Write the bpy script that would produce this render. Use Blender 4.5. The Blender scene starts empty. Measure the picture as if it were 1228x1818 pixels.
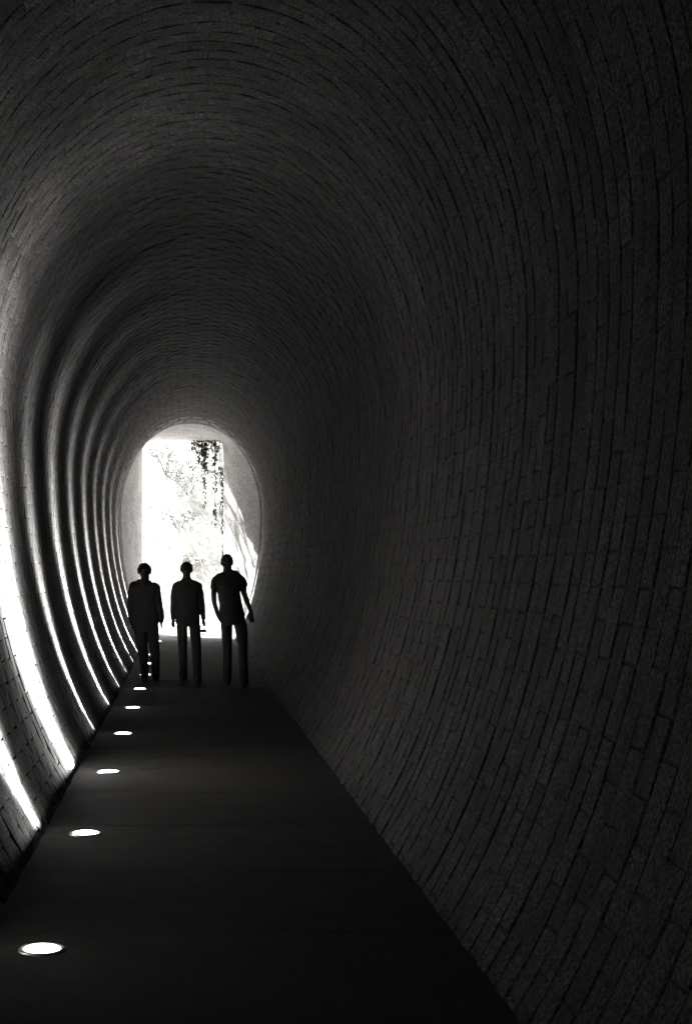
import bpy, bmesh, math, random
from mathutils import Vector, Matrix, noise

random.seed(7)
scene = bpy.context.scene
COL = scene.collection
R = math.radians

# ------------------------------------------------------------------ camera
EYE = 1.63
cam_data = bpy.data.cameras.new('camera')
cam_data.lens = 50.0
cam_data.sensor_width = 36.0
cam_data.sensor_fit = 'AUTO'
cam_data.shift_x = 287 / 1818
cam_data.shift_y = 106 / 1818
cam_data.clip_start = 0.05
cam_data.clip_end = 2000
cam = bpy.data.objects.new('view_camera', cam_data)
cam.location = (0, 0, EYE)
cam.rotation_euler = (R(90), 0, 0)
COL.objects.link(cam)
scene.camera = cam

# ------------------------------------------------------------------ sky, sun, exposure
SUN_EL, SUN_AZ = 44.0, -35.0          # azimuth clockwise from +Y (the way the camera looks)
world = bpy.data.worlds.new('World')
scene.world = world
world.use_nodes = True
wn = world.node_tree.nodes
wl = world.node_tree.links
wn.clear()
w_out = wn.new('ShaderNodeOutputWorld')
w_bg = wn.new('ShaderNodeBackground')
w_sky = wn.new('ShaderNodeTexSky')
w_sky.sky_type = 'NISHITA'
w_sky.sun_disc = False
w_sky.sun_elevation = R(SUN_EL)
w_sky.sun_rotation = R(SUN_AZ)
w_bw = wn.new('ShaderNodeRGBToBW')     # black-and-white film: a sky without hue
wl.new(w_sky.outputs[0], w_bw.inputs[0])
wl.new(w_bw.outputs[0], w_bg.inputs[0])
w_bg.inputs[1].default_value = 0.12
wl.new(w_bg.outputs[0], w_out.inputs[0])

sun_data = bpy.data.lights.new('sun', 'SUN')
sun_data.energy = 4.5
sun_data.angle = R(0.5)
sun_data.color = (1.0, 0.985, 0.96)
sun = bpy.data.objects.new('sun', sun_data)
sd = Vector((math.sin(R(SUN_AZ)) * math.cos(R(SUN_EL)), math.cos(R(SUN_AZ)) * math.cos(R(SUN_EL)), math.sin(R(SUN_EL))))
sun.rotation_euler = (-sd).to_track_quat('-Z', 'Y').to_euler()
sun.location = (20, 20, 40)
COL.objects.link(sun)

scene.view_settings.view_transform = 'Standard'
scene.view_settings.look = 'None'
scene.view_settings.gamma = 1.0
scene.view_settings.use_curve_mapping = False
scene.view_settings.exposure = 3.9
scene.render.engine = 'CYCLES'
scene.cycles.max_bounces = 10
scene.cycles.diffuse_bounces = 6

LAMP_POWER = 1080.0

# ------------------------------------------------------------------ helpers
def tag(o, label=None, cat=None, group=None, kind=None):
    if label: o['label'] = label
    if cat: o['category'] = cat
    if group: o['group'] = group
    if kind: o['kind'] = kind
    return o

def empty(name, loc=(0, 0, 0)):
    o = bpy.data.objects.new(name, None)
    o.empty_display_size = 0.2
    COL.objects.link(o)
    o.location = loc
    return o

def link_mesh(name, me, mat=None, parent=None, loc=None):
    o = bpy.data.objects.new(name, me)
    COL.objects.link(o)
    if mat and not me.materials: me.materials.append(mat)
    if parent: o.parent = parent
    if loc is not None: o.location = loc
    return o

def from_data(name, verts, faces, mat=None, parent=None, smooth=False, loc=None):
    me = bpy.data.meshes.new(name)
    me.from_pydata(verts, [], faces)
    if smooth: me.polygons.foreach_set('use_smooth', [True] * len(me.polygons))
    me.update()
    return link_mesh(name, me, mat, parent, loc)

class MB:
    """collects verts and faces"""
    def __init__(self): self.v, self.f = [], []
    def loft(self, pts, rads, seg=14, ref=Vector((1, 0, 0)), cap=True):
        pts = [Vector(p) for p in pts]
        n = len(pts); base = len(self.v)
        for i, p in enumerate(pts):
            t = (pts[min(i + 1, n - 1)] - pts[max(i - 1, 0)])
            if t.length < 1e-9: t = Vector((0, 0, 1))
            t.normalize()
            rf = ref if abs(t.dot(ref)) < 0.93 else Vector((0, 1, 0))
            u = (rf - t * rf.dot(t)).normalized()
            w = t.cross(u)
            rr = rads[i]
            rx, ry = rr if isinstance(rr, (tuple, list)) else (rr, rr)
            for k in range(seg):
                a = 2 * math.pi * k / seg
                self.v.append(p + u * (math.cos(a) * rx) + w * (math.sin(a) * ry))
        for i in range(n - 1):
            for k in range(seg):
                k2 = (k + 1) % seg
                a, b = base + i * seg, base + (i + 1) * seg
                self.f.append((a + k, a + k2, b + k2, b + k))
        if cap:
            self.f.append(tuple(base + k for k in reversed(range(seg))))
            self.f.append(tuple(base + (n - 1) * seg + k for k in range(seg)))
        return self
    def capsule(self, pts, rads, seg=14, ref=Vector((1, 0, 0))):
        """loft with rounded ends"""
        pts = [Vector(p) for p in pts]
        rr = [r if isinstance(r, (tuple, list)) else (r, r) for r in rads]
        def ends(p0, p1, r):
            d = (p0 - p1).normalized(); m = (r[0] + r[1]) / 2
            return [(p0 + d * m * s, (r[0] * c, r[1] * c)) for s, c in ((0.5, 0.866), (0.85, 0.52), (0.98, 0.15))]
        a = ends(pts[0], pts[1], rr[0])[::-1]
        b = ends(pts[-1], pts[-2], rr[-1])
        return self.loft([x[0] for x in a] + pts + [x[0] for x in b],
                         [x[1] for x in a] + rr + [x[1] for x in b], seg, ref)
    def ball(self, c, r, nu=16, nv=10, fn=None):
        c = Vector(c); base = len(self.v)
        for j in range(nv + 1):
            th = math.pi * j / nv
            for k in range(nu):
                a = 2 * math.pi * k / nu
                d = Vector((math.sin(th) * math.cos(a), math.sin(th) * math.sin(a), math.cos(th)))
                p = Vector((d.x * r[0], d.y * r[1], d.z * r[2]))
                if fn: p = fn(p, d)
                self.v.append(c + p)
        for j in range(nv):
            for k in range(nu):
                k2 = (k + 1) % nu
                a, b = base + j * nu, base + (j + 1) * nu
                self.f.append((a + k, b + k, b + k2, a + k2))
        return self
    def box(self, c, s, rot=None):
        c = Vector(c); base = len(self.v)
        for x in (-1, 1):
            for y in (-1, 1):
                for z in (-1, 1):
                    p = Vector((x * s[0] / 2, y * s[1] / 2, z * s[2] / 2))
                    if rot: p = rot @ p
                    self.v.append(c + p)
        for q in ((0, 1, 3, 2), (4, 6, 7, 5), (0, 4, 5, 1), (2, 3, 7, 6), (0, 2, 6, 4), (1, 5, 7, 3)):
            self.f.append(tuple(base + i for i in q))
        return self
    def build(self, name, mat=None, parent=None, smooth=False, loc=None):
        return from_data(name, self.v, self.f, mat, parent, smooth, loc)

def fuse(mb, name, mat, parent, voxel, smooth_it=4, wrinkle=0.0, wscale=9.0, seed=0.0):
    """fuse overlapping closed shapes into one continuous skin"""
    me = bpy.data.meshes.new('raw')
    me.from_pydata(mb.v, [], mb.f)
    bm = bmesh.new(); bm.from_mesh(me)
    bmesh.ops.remove_doubles(bm, verts=bm.verts, dist=1e-6)
    bmesh.ops.recalc_face_normals(bm, faces=bm.faces)
    bm.to_mesh(me); bm.free()
    tmp = bpy.data.objects.new('raw', me)
    COL.objects.link(tmp)
    m = tmp.modifiers.new('r', 'REMESH'); m.mode = 'VOXEL'; m.voxel_size = voxel
    s = tmp.modifiers.new('s', 'SMOOTH'); s.factor = 0.5; s.iterations = smooth_it
    dg = bpy.context.evaluated_depsgraph_get()
    out = bpy.data.meshes.new_from_object(tmp.evaluated_get(dg))
    bpy.data.objects.remove(tmp); bpy.data.meshes.remove(me)
    out.name = name
    if wrinkle > 0:
        nrm = [v.normal.copy() for v in out.vertices]
        for v, vn in zip(out.vertices, nrm):
            p = Vector((v.co.x * wscale + seed, v.co.y * wscale, v.co.z * wscale * 1.5))
            q = noise.noise(p) + 0.5 * noise.noise(p * 2.3)
            v.co += vn * (q * wrinkle)
    out.polygons.foreach_set('use_smooth', [True] * len(out.polygons))
    out.materials.clear()
    return link_mesh(name, out, mat, parent)

# ------------------------------------------------------------------ materials
def new_mat(name):
    m = bpy.data.materials.new(name); m.use_nodes = True
    nt = m.node_tree
    return m, nt.nodes, nt.links, nt.nodes['Principled BSDF']

def N(nodes, t, **kw):
    n = nodes.new(t)
    for k, v in kw.items():
        if hasattr(n, k) and not k.startswith('i_'): setattr(n, k, v)
    return n

def math_node(nodes, links, op, a, b=None, c=None):
    n = nodes.new('ShaderNodeMath'); n.operation = op
    for i, x in enumerate((a, b, c)):
        if x is None: continue
        if isinstance(x, (int, float)): n.inputs[i].default_value = x
        else: links.new(x, n.inputs[i])
    return n.outputs[0]

def rough_mat(name, col, var=0.35, scale=30.0, rough=0.85, bump=0.4, bdist=0.004, tint=(1.0, 0.97, 0.94), per_piece=0.0, spec=0.3, fine=0.0, fscale=220.0, streak=0.0):
    m, nd, lk, bs = new_mat(name)
    tc = nd.new('ShaderNodeTexCoord')
    geo = nd.new('ShaderNodeNewGeometry')
    nz = nd.new('ShaderNodeTexNoise'); nz.inputs['Scale'].default_value = scale; nz.inputs['Detail'].default_value = 6; nz.inputs['Roughness'].default_value = 0.65
    lk.new(geo.outputs['Position'], nz.inputs['Vector'])
    f = math_node(nd, lk, 'MULTIPLY_ADD', math_node(nd, lk, 'SUBTRACT', nz.outputs['Fac'], 0.5), 2.6 * var, 1.0)
    if fine > 0:
        n2 = nd.new('ShaderNodeTexNoise'); n2.inputs['Scale'].default_value = fscale; n2.inputs['Detail'].default_value = 2
        lk.new(geo.outputs['Position'], n2.inputs['Vector'])
        f = math_node(nd, lk, 'MULTIPLY', f, math_node(nd, lk, 'MULTIPLY_ADD', math_node(nd, lk, 'SUBTRACT', n2.outputs['Fac'], 0.5), 3.0 * fine, 1.0))
    if streak > 0:
        def ringed(sx, sy, rough=0.6):
            mp = nd.new('ShaderNodeMapping'); mp.inputs['Scale'].default_value = (sx, sy, sx)
            lk.new(geo.outputs['Position'], mp.inputs['Vector'])
            q = nd.new('ShaderNodeTexNoise'); q.inputs['Scale'].default_value = 1.0; q.inputs['Detail'].default_value = 5; q.inputs['Roughness'].default_value = rough
            lk.new(mp.outputs[0], q.inputs['Vector']); return q.outputs['Fac']
        q1 = math_node(nd, lk, 'MULTIPLY_ADD', math_node(nd, lk, 'SUBTRACT', ringed(0.7, 5.5), 0.5), 3.2 * streak, 1.0)
        q2 = math_node(nd, lk, 'MULTIPLY_ADD', math_node(nd, lk, 'SUBTRACT', ringed(0.55, 0.55, 0.7), 0.5), 2.4 * streak, 1.0)
        # thin pale dashes along the courses
        pale_dash = nd.new('ShaderNodeMapRange'); pale_dash.inputs['From Min'].default_value = 0.61; pale_dash.inputs['From Max'].default_value = 0.76
        pale_dash.inputs['To Max'].default_value = 2.6
        lk.new(ringed(3.0, 22.0, 0.75), pale_dash.inputs['Value'])
        f = math_node(nd, lk, 'MULTIPLY', math_node(nd, lk, 'MULTIPLY', f, math_node(nd, lk, 'MAXIMUM', q1, 0.3)), math_node(nd, lk, 'ADD', math_node(nd, lk, 'MAXIMUM', q2, 0.3), pale_dash.outputs[0]))
    if per_piece > 0:
        oi = nd.new('ShaderNodeObjectInfo')
        r = math_node(nd, lk, 'FRACT', math_node(nd, lk, 'ADD', oi.outputs['Random'], geo.outputs['Random Per Island']))
        f = math_node(nd, lk, 'MULTIPLY', f, math_node(nd, lk, 'MULTIPLY_ADD', math_node(nd, lk, 'SUBTRACT', r, 0.5), 2 * per_piece, 1.0))
    f = math_node(nd, lk, 'MAXIMUM', math_node(nd, lk, 'MULTIPLY', f, col), 0.004)
    mix = nd.new('ShaderNodeVectorMath'); mix.operation = 'SCALE'
    mix.inputs[0].default_value = tint
    lk.new(f, mix.inputs['Scale'])
    lk.new(mix.outputs[0], bs.inputs['Base Color'])
    bs.inputs['Roughness'].default_value = rough
    bs.inputs['Specular IOR Level'].default_value = spec
    if bump > 0:
        nb = nd.new('ShaderNodeTexNoise'); nb.inputs['Scale'].default_value = scale * 3; nb.inputs['Detail'].default_value = 5
        lk.new(geo.outputs['Position'], nb.inputs['Vector'])
        bp = nd.new('ShaderNodeBump'); bp.inputs['Strength'].default_value = bump; bp.inputs['Distance'].default_value = bdist
        lk.new(nb.outputs['Fac'], bp.inputs['Height'])
        lk.new(bp.outputs[0], bs.inputs['Normal'])
    return m

M_BRICK = rough_mat('sooty_brick', 0.025, var=0.5, scale=11, rough=0.85, bump=0.7, bdist=0.006, per_piece=0.22, fine=2.4, fscale=62, tint=(1, 0.965, 0.945), spec=0.2, streak=0.5)
M_MORTAR = rough_mat('dark_mortar', 0.017, var=0.4, scale=18, rough=0.95, bump=0.6, bdist=0.006, fine=2.4, fscale=62)
M_PLASTER = rough_mat('stained_plaster', 0.32, var=0.40, scale=2.6, rough=0.9, bump=0.4, bdist=0.006, tint=(1, 0.985, 0.97), fine=1.3, fscale=42)
M_DAYLIT = rough_mat('daylight_painted_brick', 0.2, var=0.9, scale=3.5, rough=0.9, bump=0.5, bdist=0.005, per_piece=0.3, fine=0.5, fscale=60)  # paler brick colour with the exit's daylight painted in
M_FLOOR = rough_mat('dark_paving', 0.030, var=0.5, scale=5, rough=0.85, spec=0.08, bump=0.35, bdist=0.004, per_piece=0.12, fine=0.6, fscale=70)
def paint_exit_daylight(m):
    """daylight from the exit painted into the floor colour, broken up by noise"""
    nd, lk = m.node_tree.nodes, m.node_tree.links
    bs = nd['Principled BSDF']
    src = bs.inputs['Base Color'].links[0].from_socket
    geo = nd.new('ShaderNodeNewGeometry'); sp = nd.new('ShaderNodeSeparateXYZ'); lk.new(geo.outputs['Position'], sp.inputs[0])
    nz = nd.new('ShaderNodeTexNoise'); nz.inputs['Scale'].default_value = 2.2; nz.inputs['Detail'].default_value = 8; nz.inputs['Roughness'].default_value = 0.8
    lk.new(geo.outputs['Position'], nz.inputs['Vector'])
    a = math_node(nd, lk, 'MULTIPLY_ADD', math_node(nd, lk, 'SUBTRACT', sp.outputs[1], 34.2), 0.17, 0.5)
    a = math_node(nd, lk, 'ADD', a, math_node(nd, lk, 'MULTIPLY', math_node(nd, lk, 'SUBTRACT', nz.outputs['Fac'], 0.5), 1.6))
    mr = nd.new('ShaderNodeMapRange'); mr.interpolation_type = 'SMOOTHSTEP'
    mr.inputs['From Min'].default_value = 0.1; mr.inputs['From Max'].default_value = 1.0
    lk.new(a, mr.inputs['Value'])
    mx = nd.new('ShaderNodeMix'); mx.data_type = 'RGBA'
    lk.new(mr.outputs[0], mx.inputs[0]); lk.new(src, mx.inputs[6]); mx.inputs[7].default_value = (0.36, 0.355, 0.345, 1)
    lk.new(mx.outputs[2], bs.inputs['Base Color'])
paint_exit_daylight(M_FLOOR)  # floor colour pales towards the exit to imitate daylight spill
M_BED = rough_mat('joint_bed', 0.03, var=0.3, scale=20, rough=0.95, bump=0)
M_GRAVEL = rough_mat('pale_gravel', 0.5, var=0.3, scale=4, rough=0.95, bump=0.5, bdist=0.02, fine=0.3, fscale=40)
M_GRASSY = rough_mat('dry_hillside', 0.20, var=0.5, scale=0.8, rough=0.95, bump=0.6, bdist=0.1, tint=(1, 1, 0.95), fine=0.4, fscale=6)
M_BARK = rough_mat('bark', 0.09, var=0.4, scale=12, rough=0.95, bump=0.6, bdist=0.02)
M_STEEL, _n, _l, _b = new_mat('brushed_steel')
_b.inputs['Base Color'].default_value = (0.35, 0.34, 0.33, 1); _b.inputs['Metallic'].default_value = 1.0; _b.inputs['Roughness'].default_value = 0.42
M_SKIN = rough_mat('skin', 0.07, var=0.1, scale=40, rough=0.6, spec=0.2, bump=0.1, bdist=0.001, tint=(1, 0.93, 0.88))
M_HAIR = rough_mat('dark_hair', 0.02, var=0.4, scale=60, rough=0.55, bump=0.8, bdist=0.006)
M_JACKET = rough_mat('dark_jacket_cloth', 0.042, var=0.2, scale=25, rough=0.9, spec=0.1, bump=0.3, bdist=0.003)
M_SHIRT = rough_mat('dark_shirt_cloth', 0.042, var=0.2, scale=25, rough=0.95, spec=0.1, bump=0.3, bdist=0.002)
M_TEE = rough_mat('charcoal_tee_cloth', 0.042, var=0.2, scale=25, rough=0.95, spec=0.1, bump=0.3, bdist=0.002)
M_JEANS = rough_mat('dark_denim', 0.042, var=0.3, scale=50, rough=0.95, spec=0.1, bump=0.3, bdist=0.002)
M_SHOE = rough_mat('dark_leather', 0.025, var=0.2, scale=30, rough=0.5, bump=0.2, bdist=0.002)
M_BLACK = rough_mat('black_plastic', 0.02, var=0.1, scale=40, rough=0.45, bump=0.1, bdist=0.001)

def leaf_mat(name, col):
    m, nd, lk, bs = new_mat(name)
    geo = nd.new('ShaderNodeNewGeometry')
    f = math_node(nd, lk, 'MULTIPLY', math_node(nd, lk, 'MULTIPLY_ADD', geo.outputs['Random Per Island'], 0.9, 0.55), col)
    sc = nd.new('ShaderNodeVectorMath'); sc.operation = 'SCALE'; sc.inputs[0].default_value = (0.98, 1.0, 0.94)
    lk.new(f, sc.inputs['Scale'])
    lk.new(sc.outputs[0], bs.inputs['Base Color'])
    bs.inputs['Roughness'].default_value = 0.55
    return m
M_LEAF = leaf_mat('tree_leaf', 0.11)
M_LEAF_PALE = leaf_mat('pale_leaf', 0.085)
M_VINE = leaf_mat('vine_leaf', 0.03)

M_LENS, _n, _l, _b = new_mat('lit_lens')
_b.inputs['Base Color'].default_value = (0.8, 0.8, 0.8, 1)
_b.inputs['Roughness'].default_value = 0.3
_b.inputs['Emission Color'].default_value = (1, 0.99, 0.97, 1)
_b.inputs['Emission Strength'].default_value = 2.6

# ------------------------------------------------------------------ tunnel section (an egg)
CX, HA, ZC, BUP, BLO = 0.17, 1.75, 3.0, 2.30, 3.74
def egg(a):
    """a: 0 at the left, pi/2 at the crown, pi at the right, negative below the springing"""
    x = CX - HA * math.cos(a)
    z = ZC + (BUP if math.sin(a) > 0 else BLO) * math.sin(a)
    return x, z
def egg_curve(zlow, off=0.0, n=1400):
    a0 = -math.asin((ZC - zlow) / BLO)
    pts = []
    for i in range(n + 1):
        a = a0 + (math.pi - 2 * a0) * i / n
        x, z = egg(a)
        if off:
            b = BUP if math.sin(a) > 0 else BLO
            nx, nz = -math.cos(a) / HA, math.sin(a) / b
            l = math.hypot(nx, nz)
            x += off * nx / l; z += off * nz / l
        pts.append((x, z))
    s = [0.0]
    for i in range(n): s.append(s[-1] + math.hypot(pts[i + 1][0] - pts[i][0], pts[i + 1][1] - pts[i][1]))
    return pts, s
def sample(pts, s, d):
    import bisect
    d = min(max(d, 0), s[-1])
    i = min(max(bisect.bisect_right(s, d) - 1, 0), len(pts) - 2)
    t = (d - s[i]) / (s[i + 1] - s[i])
    p, q = pts[i], pts[i + 1]
    L = math.hypot(q[0] - p[0], q[1] - p[1])
    return (p[0] + (q[0] - p[0]) * t, p[1] + (q[1] - p[1]) * t, (q[0] - p[0]) / L, (q[1] - p[1]) / L)

Y_BACK, Y_BRICK, Y_END, Y_DOOR, Y_OUT = -9.0, 2.6, 35.0, 37.0, 37.7

tunnel = empty('brick_tunnel', (CX, 0, 0))
tag(tunnel, 'long dark brick tunnel vault with egg shaped section and ringed courses', 'tunnel')
TINV = Vector((-CX, 0, 0))

# the mortar bed behind the bricks
pts, ss = egg_curve(-0.25, 0.0085)
nseg, ny = 120, 160
V, F = [], []
for j in range(ny + 1):
    y = Y_BACK + (Y_END + 0.02 - Y_BACK) * j / ny
    for i in range(nseg + 1):
        x, z, tx, tz = sample(pts, ss, ss[-1] * i / nseg)
        d = 0.002 * noise.noise(Vector((x * 3, y * 3, z * 3)))
        V.append(Vector((x + tz * d, y, z - tx * d)) + TINV)
for j in range(ny):
    for i in range(nseg):
        a = j * (nseg + 1) + i
        F.append((a, a + 1, a + nseg + 2, a + nseg + 1))
# closed far behind the camera
back = [j for j in range(nseg + 1)]
F.append(tuple(back))
lining = from_data('mortar_lining', V, F, M_MORTAR, tunnel, True)

# bricks: one ring every RING metres, BRICK long round the ring, half-bond
RING, JOINT, DEPTH = 0.170, 0.011, 0.05
pts, ss = egg_curve(-0.10, 0.0)
NB = round(ss[-1] / 0.30)
PITCH = ss[-1] / NB
BL, BW = PITCH - 0.005, RING - JOINT
def brick_mesh(k):
    rnd = random.Random(100 + k)
    v, f = [], []
    j = lambda a: rnd.uniform(-a, a)
    bev = 0.006
    for (sx, sy) in ((-1, -1), (1, -1), (1, 1), (-1, 1)):       # root
        v.append((sx * BL / 2, sy * BW / 2, -DEPTH))
    for (sx, sy) in ((-1, -1), (1, -1), (1, 1), (-1, 1)):       # arris
        v.append((sx * BL / 2 + j(0.003), sy * BW / 2 + j(0.003), -bev + j(0.003)))
    for (sx, sy) in ((-1, -1), (1, -1), (1, 1), (-1, 1)):       # face rim
        v.append((sx * (BL / 2 - bev) + j(0.004), sy * (BW / 2 - bev) + j(0.004), j(0.0020)))
    v.append((j(0.05), j(0.02), 0.002 + j(0.003)))               # face centre
    for i in range(4):
        k2 = (i + 1) % 4
        f.append((i, k2, 4 + k2, 4 + i)); f.append((4 + i, 4 + k2, 8 + k2, 8 + i)); f.append((8 + i, 8 + k2, 12))
    return v, f
VAR = [brick_mesh(k) for k in range(10)]
VAR_ME = []
for k, (v, f) in enumerate(VAR):
    me = bpy.data.meshes.new('brick'); me.from_pydata(v, [], f); me.materials.append(M_BRICK); me.update(); VAR_ME.append(me)

placements, daylit = [], []
nr = int((Y_END - Y_BRICK) / RING)
DAYLIT_RINGS = (nr - 1, nr - 2, nr - 4, nr - 7)
y0 = Y_END - nr * RING
rb = random.Random(5)
def to_px(p):
    if p.y < 0.3: return None
    return 327 + 2525 * p.x / p.y, 1015 - 2525 * (p.z - EYE) / p.y
for r in range(nr):
    y = y0 + (r + 0.5) * RING
    shift = 0.5 * (r % 2) + rb.uniform(-0.012, 0.012)
    ring_off = rb.uniform(-0.0025, 0.003)
    for i in range(-1, NB + 1):
        d = (i + 0.5 + shift) * PITCH
        if d < -0.02 or d > ss[-1] + 0.02: continue
        x, z, tx, tz = sample(pts, ss, d)
        X = Vector((-tx, 0, -tz)); Y = Vector((0, 1, 0)); Z = X.cross(Y)
        rot = Matrix((X, Y, Z)).transposed()
        rot = rot @ Matrix.Rotation(rb.gauss(0, 0.005), 3, 'X') @ Matrix.Rotation(rb.gauss(0, 0.005), 3, 'Y') @ Matrix.Rotation(rb.gauss(0, 0.006), 3, 'Z')
        off = ring_off + rb.gauss(0, 0.0014)
        if rb.random() < 0.012: off -= 0.004
        c = Vector((x, y, z)) + Z * off
        k = rb.randrange(len(VAR))
        q = [to_px(c + rot @ Vector((sx * BL / 2, sy * BW / 2, 0))) for sx, sy in ((-1, -1), (1, -1), (1, 1), (-1, 1))]
        area = 0
        if all(q) and z > 0.03:
            if all(-5 < u < 1233 and -5 < w < 1823 for u, w in q):
                for a in range(4):
                    b = (a + 1) % 4
                    area += q[a][0] * q[b][1] - q[b][0] * q[a][1]
        if r in DAYLIT_RINGS: daylit.append((c, rot, k))
        else: placements.append((abs(area) / 2, c, rot, k))
placements.sort(key=lambda t: -t[0])
single, rest = placements[:300], placements[300:]
for a, c, rot, k in single:
    o = bpy.data.objects.new('brick', VAR_ME[k]); COL.objects.link(o); o.parent = tunnel
    o.matrix_local = Matrix.Translation(c + TINV) @ rot.to_4x4()
V, F = [], []
for c, rot, k in daylit:
    v, f = VAR[k]; b = len(V)
    V.extend([c + TINV + rot @ Vector(p) for p in v])
    F.extend([tuple(b + i for i in q) for q in f])
tag(from_data('daylight_painted_courses', V, F, M_DAYLIT, tunnel), kind='stuff')  # last rings coloured pale as if lit by daylight
V, F = [], []
for a, c, rot, k in rest:
    v, f = VAR[k]; b = len(V)
    V.extend([c + TINV + rot @ Vector(p) for p in v])
    F.extend([tuple(b + i for i in q) for q in f])
tag(from_data('brick_courses', V, F, M_BRICK, tunnel), kind='stuff')

# ------------------------------------------------------------------ floor
bed = MB(); bed.box((CX, (Y_BACK + Y_OUT) / 2, -0.11), (2.4, Y_OUT - Y_BACK, 0.14))
floor = bed.build('floor', M_BED); tag(floor, kind='structure')
SL = 1.36
def slab_mesh(w, l, h, bev, name):
    v, f = [], []
    for (sx, sy) in ((-1, -1), (1, -1), (1, 1), (-1, 1)): v.append((sx * w / 2, sy * l / 2, -h))
    for (sx, sy) in ((-1, -1), (1, -1), (1, 1), (-1, 1)): v.append((sx * w / 2, sy * l / 2, -bev))
    for (sx, sy) in ((-1, -1), (1, -1), (1, 1), (-1, 1)): v.append((sx * (w / 2 - bev), sy * (l / 2 - bev), 0))
    for i in range(4):
        k2 = (i + 1) % 4
        f.append((i, k2, 4 + k2, 4 + i)); f.append((4 + i, 4 + k2, 8 + k2, 8 + i))
    f.append((8, 9, 10, 11))
    me = bpy.data.meshes.new(name); me.from_pydata(v, [], f); me.materials.append(M_FLOOR); me.update()
    return me
SW = 2.3
slab_me = slab_mesh(SW, SL - 0.005, 0.03, 0.003, 'slab')
rs = random.Random(3)
ns = int((Y_OUT - 2.0) / SL)
for i in range(ns):
    o = bpy.data.objects.new('slab', slab_me); COL.objects.link(o); o.parent = floor
    o.location = (CX, Y_OUT - (i + 0.5) * SL, rs.uniform(-0.002, 0.0))
    o.rotation_euler = (rs.uniform(-0.001, 0.001), rs.uniform(-0.001, 0.001), 0)

# ------------------------------------------------------------------ exit: splayed plaster surround and outer wall
XL, XR, ZT, RC = -1.10, 1.03, 5.07, 0.14
portal = empty('exit_surround', (CX, Y_DOOR, 0))
tag(portal, 'pale stained plaster surround narrowing to the tall bright exit opening', 'doorway')
PINV = Vector((-CX, -Y_DOOR, 0))
def rect_curve(xl, xr, zt, rc, zlow):
    p = [(xl, zlow), (xl, zt - rc)]
    for k in range(1, 9): a = math.pi - k * math.pi / 16; p.append((xl + rc + rc * math.cos(a), zt - rc + rc * math.sin(a)))
    for k in range(0, 9): a = math.pi / 2 - k * math.pi / 16; p.append((xr - rc + rc * math.cos(a), zt - rc + rc * math.sin(a)))
    p.append((xr, zlow))
    s = [0]
    for i in range(len(p) - 1): s.append(s[-1] + math.hypot(p[i + 1][0] - p[i][0], p[i + 1][1] - p[i][1]))
    return p, s
def resample_by_angle(p, s, n=120):
    """points at even parameter, split at the crown so both halves correspond"""
    out = []
    for i in range(n + 1): x, z, _, _ = sample(p, s, s[-1] * i / n); out.append((x, z))
    return out
e_p, e_s = egg_curve(-0.15, 0.0)
r_p, r_s = rect_curve(XL, XR, ZT, RC, -0.15)
A = resample_by_angle(e_p, e_s, 160); B = resample_by_angle(r_p, r_s, 160)
V, F = [], []
NJ = 14
A0 = resample_by_angle(*egg_curve(-0.15, 0.12), 160)
for i in range(161): V.append(Vector((A0[i][0], Y_END + 0.001, A0[i][1])) + PINV)
for j in range(NJ + 1):
    t = j / NJ
    y = Y_END + 0.001 + (Y_DOOR - Y_END - 0.001) * t
    for i in range(161):
        x = A[i][0] + (B[i][0] - A[i][0]) * t; z = A[i][1] + (B[i][1] - A[i][1]) * t
        d = 0.012 * noise.noise(Vector((x * 1.5, y * 1.5, z * 1.5))) if 0 < j < NJ else 0
        V.append(Vector((x + d, y, z + d * 0.4)) + PINV)
for j in range(NJ + 1):
    for i in range(160):
        a = j * 161 + i; F.append((a, a + 1, a + 162, a + 161))
from_data('splayed_reveal', V, F, M_PLASTER, portal, True)
o_p, o_s = rect_curve(-14, 14, 11, 0.3, -0.15)
O = resample_by_angle(o_p, o_s, 160)
V, F = [], []
for (P, y) in ((B, Y_DOOR), (B, Y_OUT), (O, Y_OUT), (O, Y_OUT - 1.2)):
    for i in range(161): V.append(Vector((P[i][0], y, P[i][1])) + PINV)
for j in range(3):
    for i in range(160):
        a = j * 161 + i; F.append((a, a + 1, a + 162, a + 161))
from_data('outer_wall', V, F, M_PLASTER, portal)

# ------------------------------------------------------------------ outside
V, F = [], []
G = 30
for j in range(G + 1):
    for i in range(G + 1):
        x = -120 + 240 * i / G; y = -100 + 240 * j / G
        V.append((x, y, -0.06))
for j in range(G):
    for i in range(G):
        a = j * (G + 1) + i; F.append((a, a + 1, a + G + 2, a + G + 1))
tag(from_data('ground', V, F, M_GRAVEL), kind='structure')

V, F = [], []
nx_, ny_ = 90, 50
for j in range(ny_ + 1):
    for i in range(nx_ + 1):
        x = -45 + 90 * i / nx_; y = 50 + 45 * j / ny_
        h = 22 * (1 - math.exp(-((y - 50) / 16) ** 1.3)) - 0.3
        h += 0.6 * noise.noise(Vector((x * 0.25, y * 0.25, 0))) * min(1, (y - 50) / 6) + 0.25 * noise.noise(Vector((x, y, 3))) * min(1, (y - 50) / 4)
        V.append((x, y, h))
for j in range(ny_):
    for i in range(nx_):
        a = j * (nx_ + 1) + i; F.append((a, a + 1, a + nx_ + 2, a + nx_ + 1))
tag(from_data('hillside', V, F, M_GRASSY, None, True), kind='structure')

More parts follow.
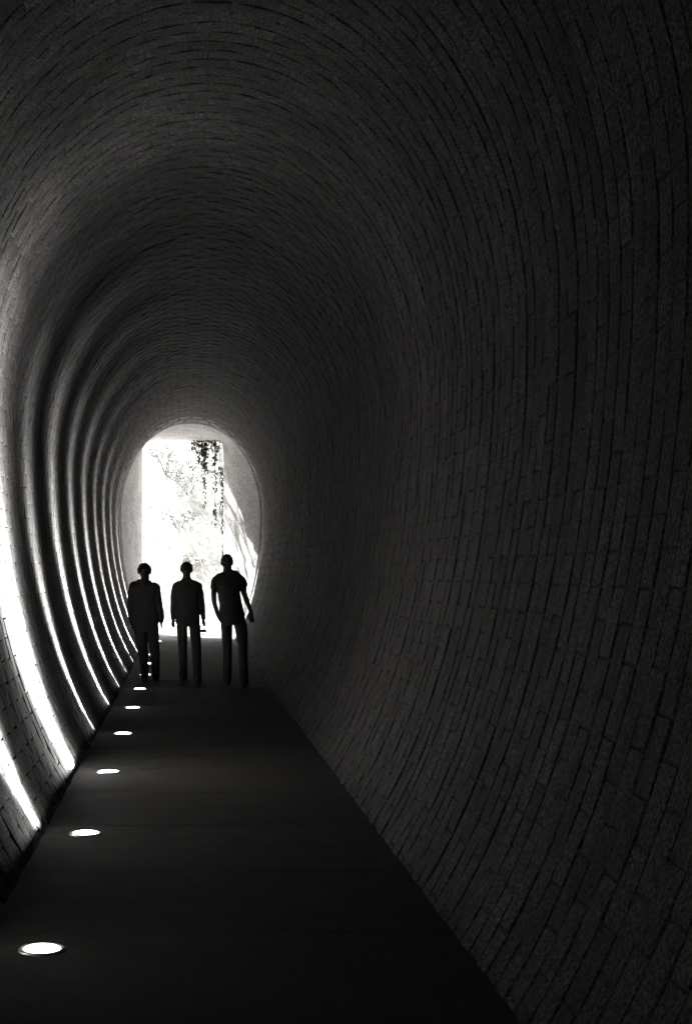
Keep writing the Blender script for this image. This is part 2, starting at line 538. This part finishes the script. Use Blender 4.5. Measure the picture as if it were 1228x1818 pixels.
def leaf_cloud(mb, centres, n, size, rnd, droop=0.0):
    for _ in range(n):
        c, r = rnd.choice(centres)
        while True:
            d = Vector((rnd.uniform(-1, 1), rnd.uniform(-1, 1), rnd.uniform(-1, 1)))
            if 0.02 < d.length < 1: break
        d = d.normalized() * d.length ** 0.45
        p = Vector(c) + Vector((d.x * r[0], d.y * r[1], d.z * r[2]))
        a = Vector((rnd.gauss(0, 1), rnd.gauss(0, 1), rnd.gauss(0, 0.6) - droop)).normalized()
        b = a.cross(Vector((rnd.gauss(0, 1), rnd.gauss(0, 1), rnd.gauss(0, 1)))).normalized()
        s = size * rnd.uniform(0.6, 1.35)
        k = len(mb.v)
        mb.v += [p - a * s, p + b * s * 0.42, p + a * s, p - b * s * 0.42 + a.cross(b) * s * 0.12]
        mb.f.append((k, k + 1, k + 2, k + 3))

def tree(loc, h, spread, seed, label, mat, n=3500, leaf=0.10):
    rnd = random.Random(seed)
    t = empty('broadleaf_tree', loc); tag(t, label, 'tree', 'trees on the slope beyond the exit')
    tr = MB()
    top = Vector((rnd.uniform(-0.3, 0.3), 0, h * 0.75))
    tr.loft([(0, 0, -0.4), (0.03, 0, h * 0.2), top * 0.55, top], [h * 0.030, h * 0.024, h * 0.017, h * 0.006], 10)
    cs = [(top, (spread * 0.45, spread * 0.45, h * 0.18))]
    for k in range(7):
        a = k * 2.4 + rnd.random(); s = top * rnd.uniform(0.4, 0.8)
        e = s + Vector((math.cos(a), math.sin(a), 0.55)) * spread * rnd.uniform(0.4, 0.75)
        tr.loft([s, s.lerp(e, 0.5) + Vector((0, 0, 0.15)), e], [h * 0.011, h * 0.008, h * 0.003], 8)
        cs.append((e, (spread * rnd.uniform(0.3, 0.5),) * 2 + (h * rnd.uniform(0.10, 0.16),)))
    tr.build('trunk', M_BARK, t, True)
    cr = MB(); leaf_cloud(cr, cs, n, leaf, rnd)
    cr.build('crown', mat, t)
def bush(loc, w, h, seed, label, n=500, leaf=0.06):
    rnd = random.Random(seed)
    t = empty('leafy_bush', loc); tag(t, label, 'bush', 'bushes on the sunlit slope beyond the exit')
    st = MB(); cs = []
    for k in range(6):
        a = k * 1.1 + rnd.random(); e = Vector((math.cos(a) * w * 0.4, math.sin(a) * w * 0.4, h * rnd.uniform(0.4, 0.85)))
        st.loft([(0, 0, -0.2), e * 0.5, e], [0.016, 0.012, 0.005], 5)
        cs.append((e, (w * 0.28, w * 0.28, h * 0.25)))
    st.build('stems', M_BARK, t, True)
    cr = MB(); leaf_cloud(cr, cs, n, leaf, rnd); cr.build('foliage', M_LEAF_PALE, t)
def hill_z(y): return 22 * (1 - math.exp(-((y - 50) / 16) ** 1.3)) - 0.3
bush((0.15, 55.6, hill_z(55.6)), 1.5, 1.3, 1, 'spreading bush high on the slope just left of the thick hanging vines', 520)
bush((-0.75, 56.6, hill_z(56.6)), 1.1, 1.0, 2, 'small bush high on the slope behind the top left of the exit', 260)
bush((-0.2, 54.2, hill_z(54.2)), 1.0, 0.8, 3, 'low bush half way up the slope in the middle of the exit', 240)
bush((0.25, 52.6, hill_z(52.6)), 0.9, 0.6, 4, 'smallest bush low on the slope, above the person with the camera', 160)
tree((-3.7, 43.2, -0.06), 13.5, 3.0, 5, 'big unseen tree added outside on the left to dapple the exit', M_LEAF, 3600, 0.10)  # out of view, added to break up direct sun on the surround
tree((6.2, 56, 4.9), 7.0, 2.6, 4, 'tall full tree on the slope beyond the right edge of the exit', M_LEAF)

# hanging vines at the upper right of the opening
def X_at(px, y): return (px - 327) * y / 2525
def Z_at(py, y): return EYE + (1015 - py) * y / 2525
def vine(strands, label, y, seed, leaf=0.06):
    """strands: (px, top py, bottom py, leaves, spread) measured in the photograph, at depth y"""
    rnd = random.Random(seed)
    x0 = X_at(strands[0][0], y)
    t = empty('hanging_vine', (x0, y, ZT))
    tag(t, label, 'vine', 'vines hanging in the exit opening')
    st, lf = MB(), MB()
    for (px, p0, p1, n, sp) in strands:
        x, z0, z1 = X_at(px, y), Z_at(p0, y), Z_at(p1, y)
        dy = rnd.uniform(-0.10, 0.10)
        path = []
        for k in range(9):
            u = k / 8
            path.append(Vector((x + 0.035 * noise.noise(Vector((px, u * 4, seed))) * (0.3 + u), y + dy + 0.03 * math.sin(u * 5 + px), ZT + 0.03 + (z1 - ZT - 0.03) * u)))
        org = Vector((x0, y, ZT))
        st.loft([p - org for p in path], [0.008 - 0.004 * k / 8 for k in range(9)], 5)
        for _ in range(n):
            u = rnd.uniform(0, 1)
            z = z0 + (z1 - z0) * u
            uu = (ZT + 0.03 - z) / (ZT + 0.03 - z1) * 8
            k = min(int(uu), 7); p = path[k].lerp(path[k + 1], uu - k) - org
            if abs(noise.noise(Vector((px * 3.1, z * 4.5, seed)))) < 0.10 and rnd.random() < 0.8: continue
            q = p + Vector((rnd.gauss(0, sp), rnd.gauss(0, sp), 0))
            a = Vector((rnd.gauss(0, 0.5), rnd.gauss(0, 0.35), -1)).normalized()
            b = a.cross(Vector((rnd.gauss(0, 0.6), rnd.gauss(0, 1) + 1.2, 0))).normalized()
            s = leaf * rnd.uniform(0.6, 1.3)
            i = len(lf.v)
            lf.v += [q, q + a * s * 0.7 + b * s * 0.40, q + a * s * 1.9, q + a * s * 0.7 - b * s * 0.40, q + a * s * 0.8 + a.cross(b) * s * 0.10]
            lf.f += [(i, i + 1, i + 4), (i + 1, i + 2, i + 4), (i + 2, i + 3, i + 4), (i + 3, i, i + 4)]
    st.build('stem', M_BARK, t)
    lf.build('foliage', M_VINE, t)
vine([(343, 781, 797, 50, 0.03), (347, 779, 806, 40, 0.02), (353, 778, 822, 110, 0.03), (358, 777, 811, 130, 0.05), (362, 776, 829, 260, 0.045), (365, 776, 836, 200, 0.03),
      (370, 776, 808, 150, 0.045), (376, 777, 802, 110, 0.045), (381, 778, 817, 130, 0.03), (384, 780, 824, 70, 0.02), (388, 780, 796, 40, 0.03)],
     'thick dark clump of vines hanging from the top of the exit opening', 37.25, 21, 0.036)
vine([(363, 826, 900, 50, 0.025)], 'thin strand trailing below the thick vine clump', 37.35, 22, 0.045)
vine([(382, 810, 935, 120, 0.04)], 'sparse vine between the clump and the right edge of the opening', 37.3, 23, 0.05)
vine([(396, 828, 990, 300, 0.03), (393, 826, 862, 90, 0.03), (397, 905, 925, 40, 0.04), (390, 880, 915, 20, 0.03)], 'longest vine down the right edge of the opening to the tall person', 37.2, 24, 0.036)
vine([(341, 815, 842, 18, 0.05), (336, 818, 836, 10, 0.05)], 'short wispy vine left of the thick clump', 37.5, 25, 0.045)

# ------------------------------------------------------------------ in-ground lamps along the left wall
LX = -0.612
rim_mb = MB()
prof = [(0.080, 0.0), (0.080, 0.006), (0.084, 0.009), (0.096, 0.008), (0.102, 0.003), (0.104, -0.006)]
S = 40
for (r, z) in prof:
    for k in range(S):
        a = 2 * math.pi * k / S; rim_mb.v.append((r * math.cos(a), r * math.sin(a), z))
for j in range(len(prof) - 1):
    for k in range(S):
        k2 = (k + 1) % S
        rim_mb.f.append((j * S + k, j * S + k2, (j + 1) * S + k2, (j + 1) * S + k))
rim_me = bpy.data.meshes.new('rim'); rim_me.from_pydata(rim_mb.v, [], rim_mb.f); rim_me.materials.append(M_STEEL)
rim_me.polygons.foreach_set('use_smooth', [True] * len(rim_me.polygons))
lens_mb = MB()
for (r, z) in ((0.080, 0.004), (0.072, 0.009), (0.05, 0.013), (0.025, 0.0155)):
    for k in range(S):
        a = 2 * math.pi * k / S; lens_mb.v.append((r * math.cos(a), r * math.sin(a), z))
lens_mb.v.append((0, 0, 0.016))
for j in range(3):
    for k in range(S):
        k2 = (k + 1) % S
        lens_mb.f.append((j * S + k, j * S + k2, (j + 1) * S + k2, (j + 1) * S + k))
for k in range(S): lens_mb.f.append((3 * S + k, 3 * S + (k + 1) % S, 4 * S))
lens_me = bpy.data.meshes.new('lens'); lens_me.from_pydata(lens_mb.v, [], lens_mb.f); lens_me.materials.append(M_LENS)
lens_me.polygons.foreach_set('use_smooth', [True] * len(lens_me.polygons))

def lamp_light(power, sig):
    """the luminaire throws a narrow upright fan of light on the wall beside it"""
    L = bpy.data.lights.new('lamp_beam', 'POINT')
    L.energy = power; L.shadow_soft_size = 0.03; L.color = (1.0, 0.985, 0.96)
    L.use_nodes = True
    nt = L.node_tree; nd, lk = nt.nodes, nt.links
    nd.clear()
    out = nd.new('ShaderNodeOutputLight'); em = nd.new('ShaderNodeEmission')
    lk.new(em.outputs[0], out.inputs[0])
    tc = nd.new('ShaderNodeTexCoord'); sp = nd.new('ShaderNodeSeparateXYZ')
    lk.new(tc.outputs['Normal'], sp.inputs[0])
    x, y, z = sp.outputs
    ax = math_node(nd, lk, 'DIVIDE', y, sig * 0.64)
    g = math_node(nd, lk, 'EXPONENT', math_node(nd, lk, 'MULTIPLY', math_node(nd, lk, 'MULTIPLY', ax, ax), -1.0))
    # soft spill round the fan
    ax2 = math_node(nd, lk, 'DIVIDE', y, sig * 2.4)
    g2 = math_node(nd, lk, 'EXPONENT', math_node(nd, lk, 'MULTIPLY', math_node(nd, lk, 'MULTIPLY', ax2, ax2), -1.0))
    g = math_node(nd, lk, 'MULTIPLY_ADD', g2, 0.004, g)
    s = math_node(nd, lk, 'MULTIPLY', x, BEAM_SIGN)       # 0 straight up .. 1 towards the wall
    ramp = nd.new('ShaderNodeValToRGB')
    lk.new(math_node(nd, lk, 'MULTIPLY_ADD', s, 0.5, 0.5), ramp.inputs[0])
    el = ramp.color_ramp.elements
    keys = [(-0.97, 0.0003), (-0.8, 0.0007), (-0.35, 0.0015), (-0.1, 0.007), (0.06, 0.018), (0.17, 0.065), (0.30, 0.34), (0.40, 0.80), (0.52, 1.0), (0.75, 0.7), (0.9, 0.22), (0.99, 0.03)]
    el[0].position = keys[0][0] * 0.5 + 0.5; el[0].color = (keys[0][1],) * 3 + (1,)
    el[1].position = keys[-1][0] * 0.5 + 0.5; el[1].color = (keys[-1][1],) * 3 + (1,)
    for p, v in keys[1:-1]:
        e = el.new(p * 0.5 + 0.5); e.color = (v, v, v, 1)
    zz = math_node(nd, lk, 'GREATER_THAN', math_node(nd, lk, 'MULTIPLY', z, -BEAM_SIGN), 0.02)
    st = math_node(nd, lk, 'MULTIPLY', math_node(nd, lk, 'MULTIPLY', g, ramp.outputs[0]), zz)
    lk.new(st, em.inputs['Strength'])
    return L
BEAM_SIGN = -1.0
LAMPS = [
    (0.6, 0.30, 'largest glowing floor lamp, alone low at the left of the dark floor'),
    (0.9, 0.36, 'floor lamp beside the foot of the leftmost wall streak'),
    (2.9, 0.46, 'floor lamp with a soft halo beside the widest, brightest wall streak'),
    (0.75, 0.24, 'floor lamp just beyond the haloed one, third back from the nearest'),
    (1.3, 0.24, 'floor lamp midway between the haloed one and the left person'),
    (1.0, 0.22, 'small floor lamp just in front of the left person'),
    (1.2, 0.22, 'floor lamp seen on both sides of the left person\'s ankle'),
    (0.9, 0.20, 'lower floor lamp of the two glinting between the left person\'s legs'),
    (1.1, 0.20, 'upper floor lamp of the two glinting between the left person\'s legs'),
    (0.9, 0.20, 'lower floor lamp of the two beside the left person\'s right calf'),
    (0.9, 0.20, 'farthest floor lamp, at the edge of the daylight by the exit'),
]
FILL_LAMPS = [(-2, 0.7, 0.30, 'unseen floor lamp added as fill beside the viewer, second before the largest visible one'), (-1, 0.8, 0.30, 'unseen floor lamp added as fill just before the largest visible one, below the picture')]  # lamps added out of view to lift the near floor and right wall
for n, pw, sg, lab in FILL_LAMPS + [(i,) + q for i, q in enumerate(LAMPS)]:
    t = empty('floor_lamp', (LX, 6.13 + 2.72 * n, 0.0))
    tag(t, lab, 'lamp', 'lamps let into the floor along the left wall')
    for nm, me in (('rim', rim_me), ('lens', lens_me)):
        o = bpy.data.objects.new(nm, me); COL.objects.link(o); o.parent = t
    lo = bpy.data.objects.new('lamp_beam', lamp_light(LAMP_POWER * pw, sg)); COL.objects.link(lo); lo.parent = t
    lo.location = (-0.02, 0, 0.055)

# ------------------------------------------------------------------ people
def hand(mb, w, dr, thumb, s=1.0, curl=0.35, normal=None):
    """wrist w, finger direction dr, unit vector to the thumb side"""
    w = Vector(w); dr = Vector(dr).normalized(); th = Vector(thumb); th = (th - dr * th.dot(dr)).normalized()
    nm = dr.cross(th).normalized() if normal is None else Vector(normal)
    mb.capsule([w - dr * 0.03, w + dr * 0.02 * s, w + dr * 0.075 * s], [(0.027 * s, 0.020 * s), (0.036 * s, 0.017 * s), (0.039 * s, 0.014 * s)], 14, th)
    for o, L in ((0.029, 0.072), (0.010, 0.082), (-0.010, 0.076), (-0.029, 0.060)):
        b = w + dr * 0.072 * s + th * o * s
        d1 = (dr + th * o * 1.5).normalized()
        d2 = (d1 * math.cos(curl) + nm * math.sin(curl)).normalized()
        d3 = (d1 * math.cos(curl * 2) + nm * math.sin(curl * 2)).normalized()
        p1 = b + d1 * L * 0.48 * s; p2 = p1 + d2 * L * 0.32 * s; p3 = p2 + d3 * L * 0.25 * s
        mb.capsule([b - d1 * 0.012, p1, p2, p3], [0.0098 * s, 0.0095 * s, 0.0088 * s, 0.0080 * s], 8)
    b = w + dr * 0.018 * s + th * 0.026 * s
    d1 = (dr * 0.75 + th * 0.62 + nm * 0.2).normalized(); p1 = b + d1 * 0.042 * s
    d2 = (dr * 0.95 + th * 0.25 + nm * 0.25).normalized(); p2 = p1 + d2 * 0.040 * s
    mb.capsule([b, p1, p2], [0.0125 * s, 0.0105 * s, 0.0092 * s], 8)

def head(mb, c, hw, hh, tilt=0.0):
    """c: middle of the head, hw half width, hh half height; the face looks along +Y"""
    c = Vector(c)
    hd = hw * 1.22
    def shape(p, d):
        q = p.copy()
        if d.z < 0:
            q.x *= 1 - 0.30 * (-d.z) ** 1.3
            q.y = q.y * (1 - 0.22 * (-d.z)) + 0.018 * (-d.z)
        if d.y < 0 and d.z < -0.2: q.y *= 0.86
        return q
    mb.ball(c, (hw, hd, hh), 24, 16, shape)
    f = hd
    mb.capsule([c + Vector((0, f * 0.86, hh * 0.10)), c + Vector((0, f * 1.08, -hh * 0.16))], [0.009, 0.014], 8)      # nose
    for s in (-1, 1):
        mb.ball(c + Vector((s * hw * 0.40, f * 0.84, hh * 0.02)), (0.015, 0.011, 0.011), 10, 8)                        # eyes
        mb.capsule([c + Vector((s * hw * 0.15, f * 0.93, hh * 0.16)), c + Vector((s * hw * 0.62, f * 0.76, hh * 0.16))], [0.008, 0.007], 8, Vector((0, 0, 1)))
        mb.ball(c + Vector((s * hw * 1.01, 0.0, -hh * 0.06)), (0.013, 0.020, 0.032), 10, 8)                             # ears
    mb.capsule([c + Vector((-0.022, f * 0.86, -hh * 0.46)), c + Vector((0.022, f * 0.86, -hh * 0.46))], [0.008, 0.008], 8, Vector((0, 0, 1)))
    mb.ball(c + Vector((0, f * 0.70, -hh * 0.80)), (0.028, 0.022, 0.020), 10, 8)                                        # chin

def person(spec):
    d, px0 = spec['d'], spec['px0']
    s = 2525 / d
    fy = 1015 + EYE * s
    def P(px, py, y=0.0): return Vector(((px - px0) / s, y, (fy - py) / s))
    body, top, leg_mb = MB(), MB(), MB()
    root = None
    # torso: list of (left px, right px, py, half depth)
    T = spec['torso']
    pts = [P((l + r) / 2, y, yo) for l, r, y, hd, yo in T]
    rad = [((r - l) / 2 / s, hd) for l, r, y, hd, yo in T]
    top.loft(pts, rad, 28)
    body.loft(pts, [(max(a - 0.014, 0.03), max(b - 0.014, 0.03)) for a, b in rad], 24)
    # neck
    l, r, y0_, y1_ = spec['neck']
    nc = (l + r) / 2; nw = (r - l) / 2 / s
    body.capsule([P(nc, y1_ + 14, -0.01), P(nc, y1_, 0.0), P(nc, y0_, 0.015), P(nc, y0_ - 6, 0.02)], [(nw * 1.25, nw * 1.15), (nw * 1.05, nw * 1.02), (nw, nw), (nw, nw)], 18)
    # head
    hl, hr, ht, hb = spec['head']
    hc = P((hl + hr) / 2, (ht + hb) / 2, 0.03)
    hh = (hb - ht) / 2 / s; hw = (hr - hl) / 2 / s
    head(body, hc, hw - 0.006, hh - 0.006)
    # arms
    l, r, y0_, y1_ = spec['neck']
    for A in spec['arms']:
        J = [P(x, y, yo) for x, y, r, yo in A['path']]
        rr = [r / s for x, y, r, yo in A['path']]
        k = A['sleeve']
        top.capsule(J[:k], [r + 0.006 for r in rr[:k]], 16)
        body.capsule(J, [(r - 0.006 if i < k else r) for i, r in enumerate(rr)], 16)
        sgn = -1 if A is spec['arms'][0] else 1
        top.capsule([P(nc + sgn * (r - l) * 0.42, y1_ + 6.5), J[0].lerp(P(nc + sgn * (r - l) * 0.5, y1_ + 7), 0.5) + Vector((0, 0, 0.006)), J[0]], [5.0 / s, rr[0] * 1.0, rr[0] + 0.004], 16)
        dr = (J[-1] - J[-2]).normalized()
        if A.get('hand_dir'): dr = Vector(A['hand_dir']).normalized()
        hand(body, J[-1] + dr * 0.01, dr, A['thumb'], A.get('hs', 1.0), A.get('curl', 0.35))
    # hips and legs
    for Lg in spec['legs']:
        J = [P(x, y, yo) for x, y, r, yo in Lg]
        rr = [r / s for x, y, r, yo in Lg]
        leg_mb.capsule(J, rr, 18)
        body.capsule(J, [max(r - 0.016, 0.03) for r in rr], 16)
    H = spec['hips']
    leg_mb.loft([P((l + r) / 2, y, yo) for l, r, y, hd, yo in H], [((r - l) / 2 / s, hd) for l, r, y, hd, yo in H], 24)
    # feet
    shoes = []
    for Lg in spec['legs']:
        x, y, r, yo = Lg[-1]
        a = P(x, fy, yo); a.z = 0
        sh = MB()
        sh.capsule([a + Vector((0, -0.055, 0.042)), a + Vector((0, 0.02, 0.052)), a + Vector((0, 0.11, 0.040)), a + Vector((0, 0.175, 0.030))],
                   [(0.044, 0.042), (0.047, 0.052), (0.052, 0.040), (0.045, 0.029)], 16)
        sh.loft([a + Vector((0, 0.0, 0.05)), a + Vector((0, -0.005, 0.12))], [(0.048, 0.054), (0.050, 0.056)], 14)
        body.capsule([a + Vector((0, -0.04, 0.045)), a + Vector((0, 0.10, 0.036)), a + Vector((0, 0.16, 0.028))], [0.030, (0.036, 0.026), (0.032, 0.02)], 12)
        body.capsule([a + Vector((0, -0.01, 0.05)), P(x, y, yo)], [0.032, 0.036], 12)
        shoes.append(sh)
    for fn in spec.get('extra_top', []): fn(top, P, s)
    root = fuse(body, 'person', M_SKIN, None, 0.006, 2)
    tag(root, spec['label'], 'person', 'people walking to the exit')
    root.location = ((px0 - 327) / s, d, 0.0)
    fuse(top, spec['top_name'], spec['top_mat'], root, 0.007, 4, spec.get('wrinkle', 0.004), 9.0, px0)
    fuse(leg_mb, 'trousers', M_JEANS, root, 0.007, 4, 0.004, 8.0, px0 + 7)
    for sh in shoes: fuse(sh, 'shoe', M_SHOE, root, 0.006, 3)
    # hair
    hv = spec['hair']
    rnd = random.Random(int(px0))
    def hshape(p, dd):
        q = p.copy()
        n = noise.noise(dd * hv['freq'] + Vector((px0, 0, 0))) * hv['rough']
        q += dd * n
        if dd.y > 0.25 and dd.z < 0.35: q *= 0.80                       # leaves the face free
        if dd.z < hv['low']: q *= 0.82
        return q
    hm = MB(); hm.ball(hc + Vector((0, -0.012, hv['up'])), (hw + hv['x'], hw * 1.22 + hv['x'], hh + hv['z'] - hv['up']), 36, 24, hshape)
    if hv.get('tufts'):
        for _ in range(hv['tufts']):
            a = rnd.uniform(0, 6.28); e = rnd.uniform(0.35, 1.45)
            dd = Vector((math.cos(a) * math.cos(e), math.sin(a) * math.cos(e) * 1.2 - 0.1, math.sin(e)))
            p = hc + Vector((dd.x * hw, dd.y * hw * 1.1, dd.z * hh))
            t2 = (dd + Vector((rnd.gauss(0, .5), rnd.gauss(0, .5), rnd.gauss(0, .3)))).normalized()
            hm.loft([p, p + dd * 0.012, p + dd * 0.016 + t2 * hv['tl']], [0.010, 0.007, 0.001], 5)
    fuse(hm, 'hair', M_HAIR, root, 0.005, 1)
    return root, P, s

def hood(top, P, s):
    top.capsule([P(246, 1031.5, -0.05), P(257, 1034.5, -0.09), P(266, 1033, -0.05)], [0.030, 0.042, 0.028], 12, Vector((0, 0, 1)))

person(dict(
    d=21.1, px0=258.0, label='bushy haired person in a bulky dark jacket, close to the left wall', top_name='jacket', top_mat=M_JACKET, wrinkle=0.006,
    head=(245.6, 267.6, 1002.0, 1029.0), neck=(250.2, 265.0, 1026, 1031),
    torso=[(250, 265, 1029.5, .06, 0.0), (245, 269, 1032.5, .075, 0.0), (238, 276, 1035.5, .09, 0.0), (232.5, 281.5, 1039.5, .11, 0.0), (230.5, 283.2, 1045, .12, 0.0), (231, 283.2, 1056, .13, 0.0), (233, 282, 1075, .135, 0.0), (233.5, 282, 1092, .135, 0.0), (233, 282, 1106, .135, 0.0), (233.5, 281.5, 1117, .13, 0.0)],
    hips=[(236.5, 281, 1100, .11, 0.0), (237, 281.5, 1116, .11, 0.0), (239, 281, 1122, .10, 0.0)],
    arms=[dict(path=[(238, 1040, 7.6, 0.0), (235.5, 1052, 7.6, -0.01), (234, 1074, 7.4, -0.02), (234.5, 1092, 6.6, 0.02), (236.5, 1106, 5.8, 0.06)], sleeve=5, thumb=(0.2, 1, 0), curl=0.5),
          dict(path=[(277, 1043, 7.2, 0.0), (278.5, 1054, 7.0, -0.01), (281.5, 1074, 6.8, -0.02), (285, 1090, 6.2, 0.01), (286.2, 1101, 5.2, 0.03)], sleeve=5, thumb=(-0.5, 0.8, 0), curl=0.6, hand_dir=(0.03, 0.1, -1), hs=0.85)],
    legs=[[(250.2, 1116, 12.0, 0.0), (251.0, 1135, 10.6, 0.02), (254.4, 1160, 9.2, 0.04), (256.2, 1182, 7.6, 0.0), (258.2, 1203, 7.0, -0.16)],
          [(272.2, 1116, 10.6, 0.0), (272.8, 1135, 10.2, 0.05), (275.0, 1160, 9.0, 0.10), (275.8, 1182, 8.0, 0.13), (276.4, 1203, 7.6, 0.22)]],
    hair=dict(x=0.012, z=0.022, up=0.022, low=-0.45, freq=3.2, rough=0.014, tufts=60, tl=0.022),
    extra_top=[hood]))

mid, PM, SM = person(dict(
    d=21.0, px0=332.0, label='short haired person between the other two holding a camera low at the hip', top_name='shirt', top_mat=M_SHIRT,
    head=(321.0, 341.6, 998.2, 1025.0), neck=(324.6, 338.3, 1021, 1028),
    torso=[(324.5, 338.5, 1025, .055, 0.0), (322, 341, 1029, .065, 0.0), (315, 348.5, 1032.5, .08, 0.0), (309.5, 354.5, 1036, .095, 0.0), (306.6, 357.8, 1040, .105, 0.0), (305.4, 359.4, 1046, .115, 0.0), (308, 357.5, 1058, .12, 0.0), (310.5, 355.5, 1075, .118, 0.0), (311.5, 354.5, 1092, .118, 0.0), (311.5, 355.5, 1104, .12, 0.0)],
    hips=[(313, 355, 1095, .11, 0.0), (313, 355.8, 1107, .11, 0.0), (314, 355, 1112.5, .10, 0.0)],
    arms=[dict(path=[(313, 1041, 6.6, 0.0), (310.0, 1053, 6.2, -0.01), (309.0, 1072, 5.8, -0.02), (307.2, 1086, 4.2, 0.01), (307.2, 1098, 3.4, 0.03)], sleeve=5, thumb=(0.8, 0.5, 0), curl=0.45, hs=0.86),
          dict(path=[(352, 1040.5, 6.6, 0.0), (354.8, 1052, 6.2, -0.01), (357.0, 1070, 6.0, -0.02), (360.0, 1085, 4.4, 0.01), (361.3, 1098, 3.5, 0.03)], sleeve=5, thumb=(-0.75, 0.6, 0), curl=0.7, hs=0.86)],
    legs=[[(323.0, 1112, 10.4, 0.0), (324.0, 1130, 9.2, 0.04), (324.6, 1152, 8.2, 0.08), (325.0, 1178, 7.6, 0.08), (325.5, 1203, 7.8, 0.20)],
          [(345.8, 1112, 10.6, 0.0), (347.0, 1130, 9.6, 0.0), (349.4, 1152, 8.4, 0.0), (350.0, 1178, 7.6, -0.05), (350.8, 1203, 7.8, -0.20)]],
    hair=dict(x=0.009, z=0.010, up=0.014, low=-0.35, freq=4.0, rough=0.004, tufts=14, tl=0.010)))

person(dict(
    d=20.3, px0=406.0, label='tallest person, in a short sleeved top with one hand in a pocket', top_name='tee_shirt', top_mat=M_TEE,
    head=(392.6, 413.2, 985.2, 1013.0), neck=(396.4, 411.2, 1006, 1013),
    torso=[(397.5, 411.5, 1009.5, .055, 0.0), (396, 413, 1013.5, .06, 0.0), (390.5, 422, 1018, .08, 0.0), (384, 430, 1022.5, .095, 0.0), (379, 435, 1027.5, .11, 0.0), (376.5, 437, 1033, .12, 0.0), (381, 433, 1042, .13, 0.0), (386.5, 426.2, 1052, .125, 0.0), (389, 428.8, 1068, .118, 0.0), (389.2, 432.2, 1082, .118, 0.0), (389.5, 434.5, 1096, .12, 0.0), (390.5, 435.5, 1102, .115, 0.0)],
    hips=[(391, 434.5, 1090, .11, 0.0), (391, 436.2, 1103, .115, 0.0), (392, 437.5, 1109.5, .10, 0.0)],
    arms=[dict(path=[(384, 1031.5, 8.2, 0.0), (380.8, 1042, 6.8, -0.02), (379.6, 1053, 5.0, -0.03), (379.6, 1064, 4.5, -0.05), (381.6, 1075, 4.0, -0.03), (387.0, 1091, 3.7, 0.0), (391.0, 1101, 3.4, 0.02)], sleeve=2, thumb=(0.3, 0.9, 0), curl=0.5, hs=0.95, hand_dir=(0.45, 0.1, -0.9)),
          dict(path=[(428.5, 1031, 8.0, 0.0), (431.6, 1038, 7.3, -0.01), (432.4, 1050, 5.4, -0.02), (437.2, 1064, 4.9, -0.03), (441.2, 1075, 4.1, -0.01), (445.4, 1085.5, 3.1, 0.02)], sleeve=2, thumb=(-0.95, 0.25, 0), curl=0.3, hs=1.0, hand_dir=(0.10, 0.1, -1))],
    legs=[[(401.8, 1110, 10.8, 0.0), (403.0, 1128, 9.6, 0.05), (404.2, 1150, 8.6, 0.10), (404.4, 1180, 8.0, 0.10), (404.8, 1209, 8.2, 0.20)],
          [(427.0, 1110, 11.6, 0.0), (429.2, 1124, 10.6, 0.0), (430.8, 1145, 8.8, -0.01), (431.5, 1176, 8.0, -0.07), (432.2, 1209, 8.2, -0.22)]],
    hair=dict(x=0.008, z=0.010, up=0.016, low=-0.30, freq=4.0, rough=0.005, tufts=24, tl=0.012)))

# the camera hanging from the middle person's hand
cam_root = empty('photo_camera', mid.location + PM(362, 1120.5, 0.05))
tag(cam_root, 'small dark camera hanging by its strap from the middle person\'s hand', 'camera')
org = PM(362, 1120.5, 0.05)
cb = MB(); cb.box((0, 0, 0), (0.085, 0.13, 0.036)); cb.box((0.0, 0.0, 0.024), (0.05, 0.045, 0.014))
b_ = cb.build('camera_body', M_BLACK, cam_root)
md = b_.modifiers.new('b', 'BEVEL'); md.width = 0.006; md.segments = 2
MB().loft([(-0.0, 0.02, 0.0), (-0.075, 0.02, 0.0), (-0.078, 0.02, 0.0)], [0.022, 0.021, 0.018], 20, Vector((0, 0, 1))).build('camera_lens', M_BLACK, cam_root, False)
stp = [Vector((0.03, 0.06, 0.018)), PM(361.5, 1114, 0.07) - org, PM(360.5, 1108, 0.06) - org, PM(357.5, 1110, 0.05) - org, PM(357.2, 1115, 0.03) - org, Vector((-0.03, -0.06, 0.018))]
MB().loft(stp, [(0.004, 0.002)] * len(stp), 8, Vector((0, 1, 0))).build('strap', M_BLACK, cam_root, True)
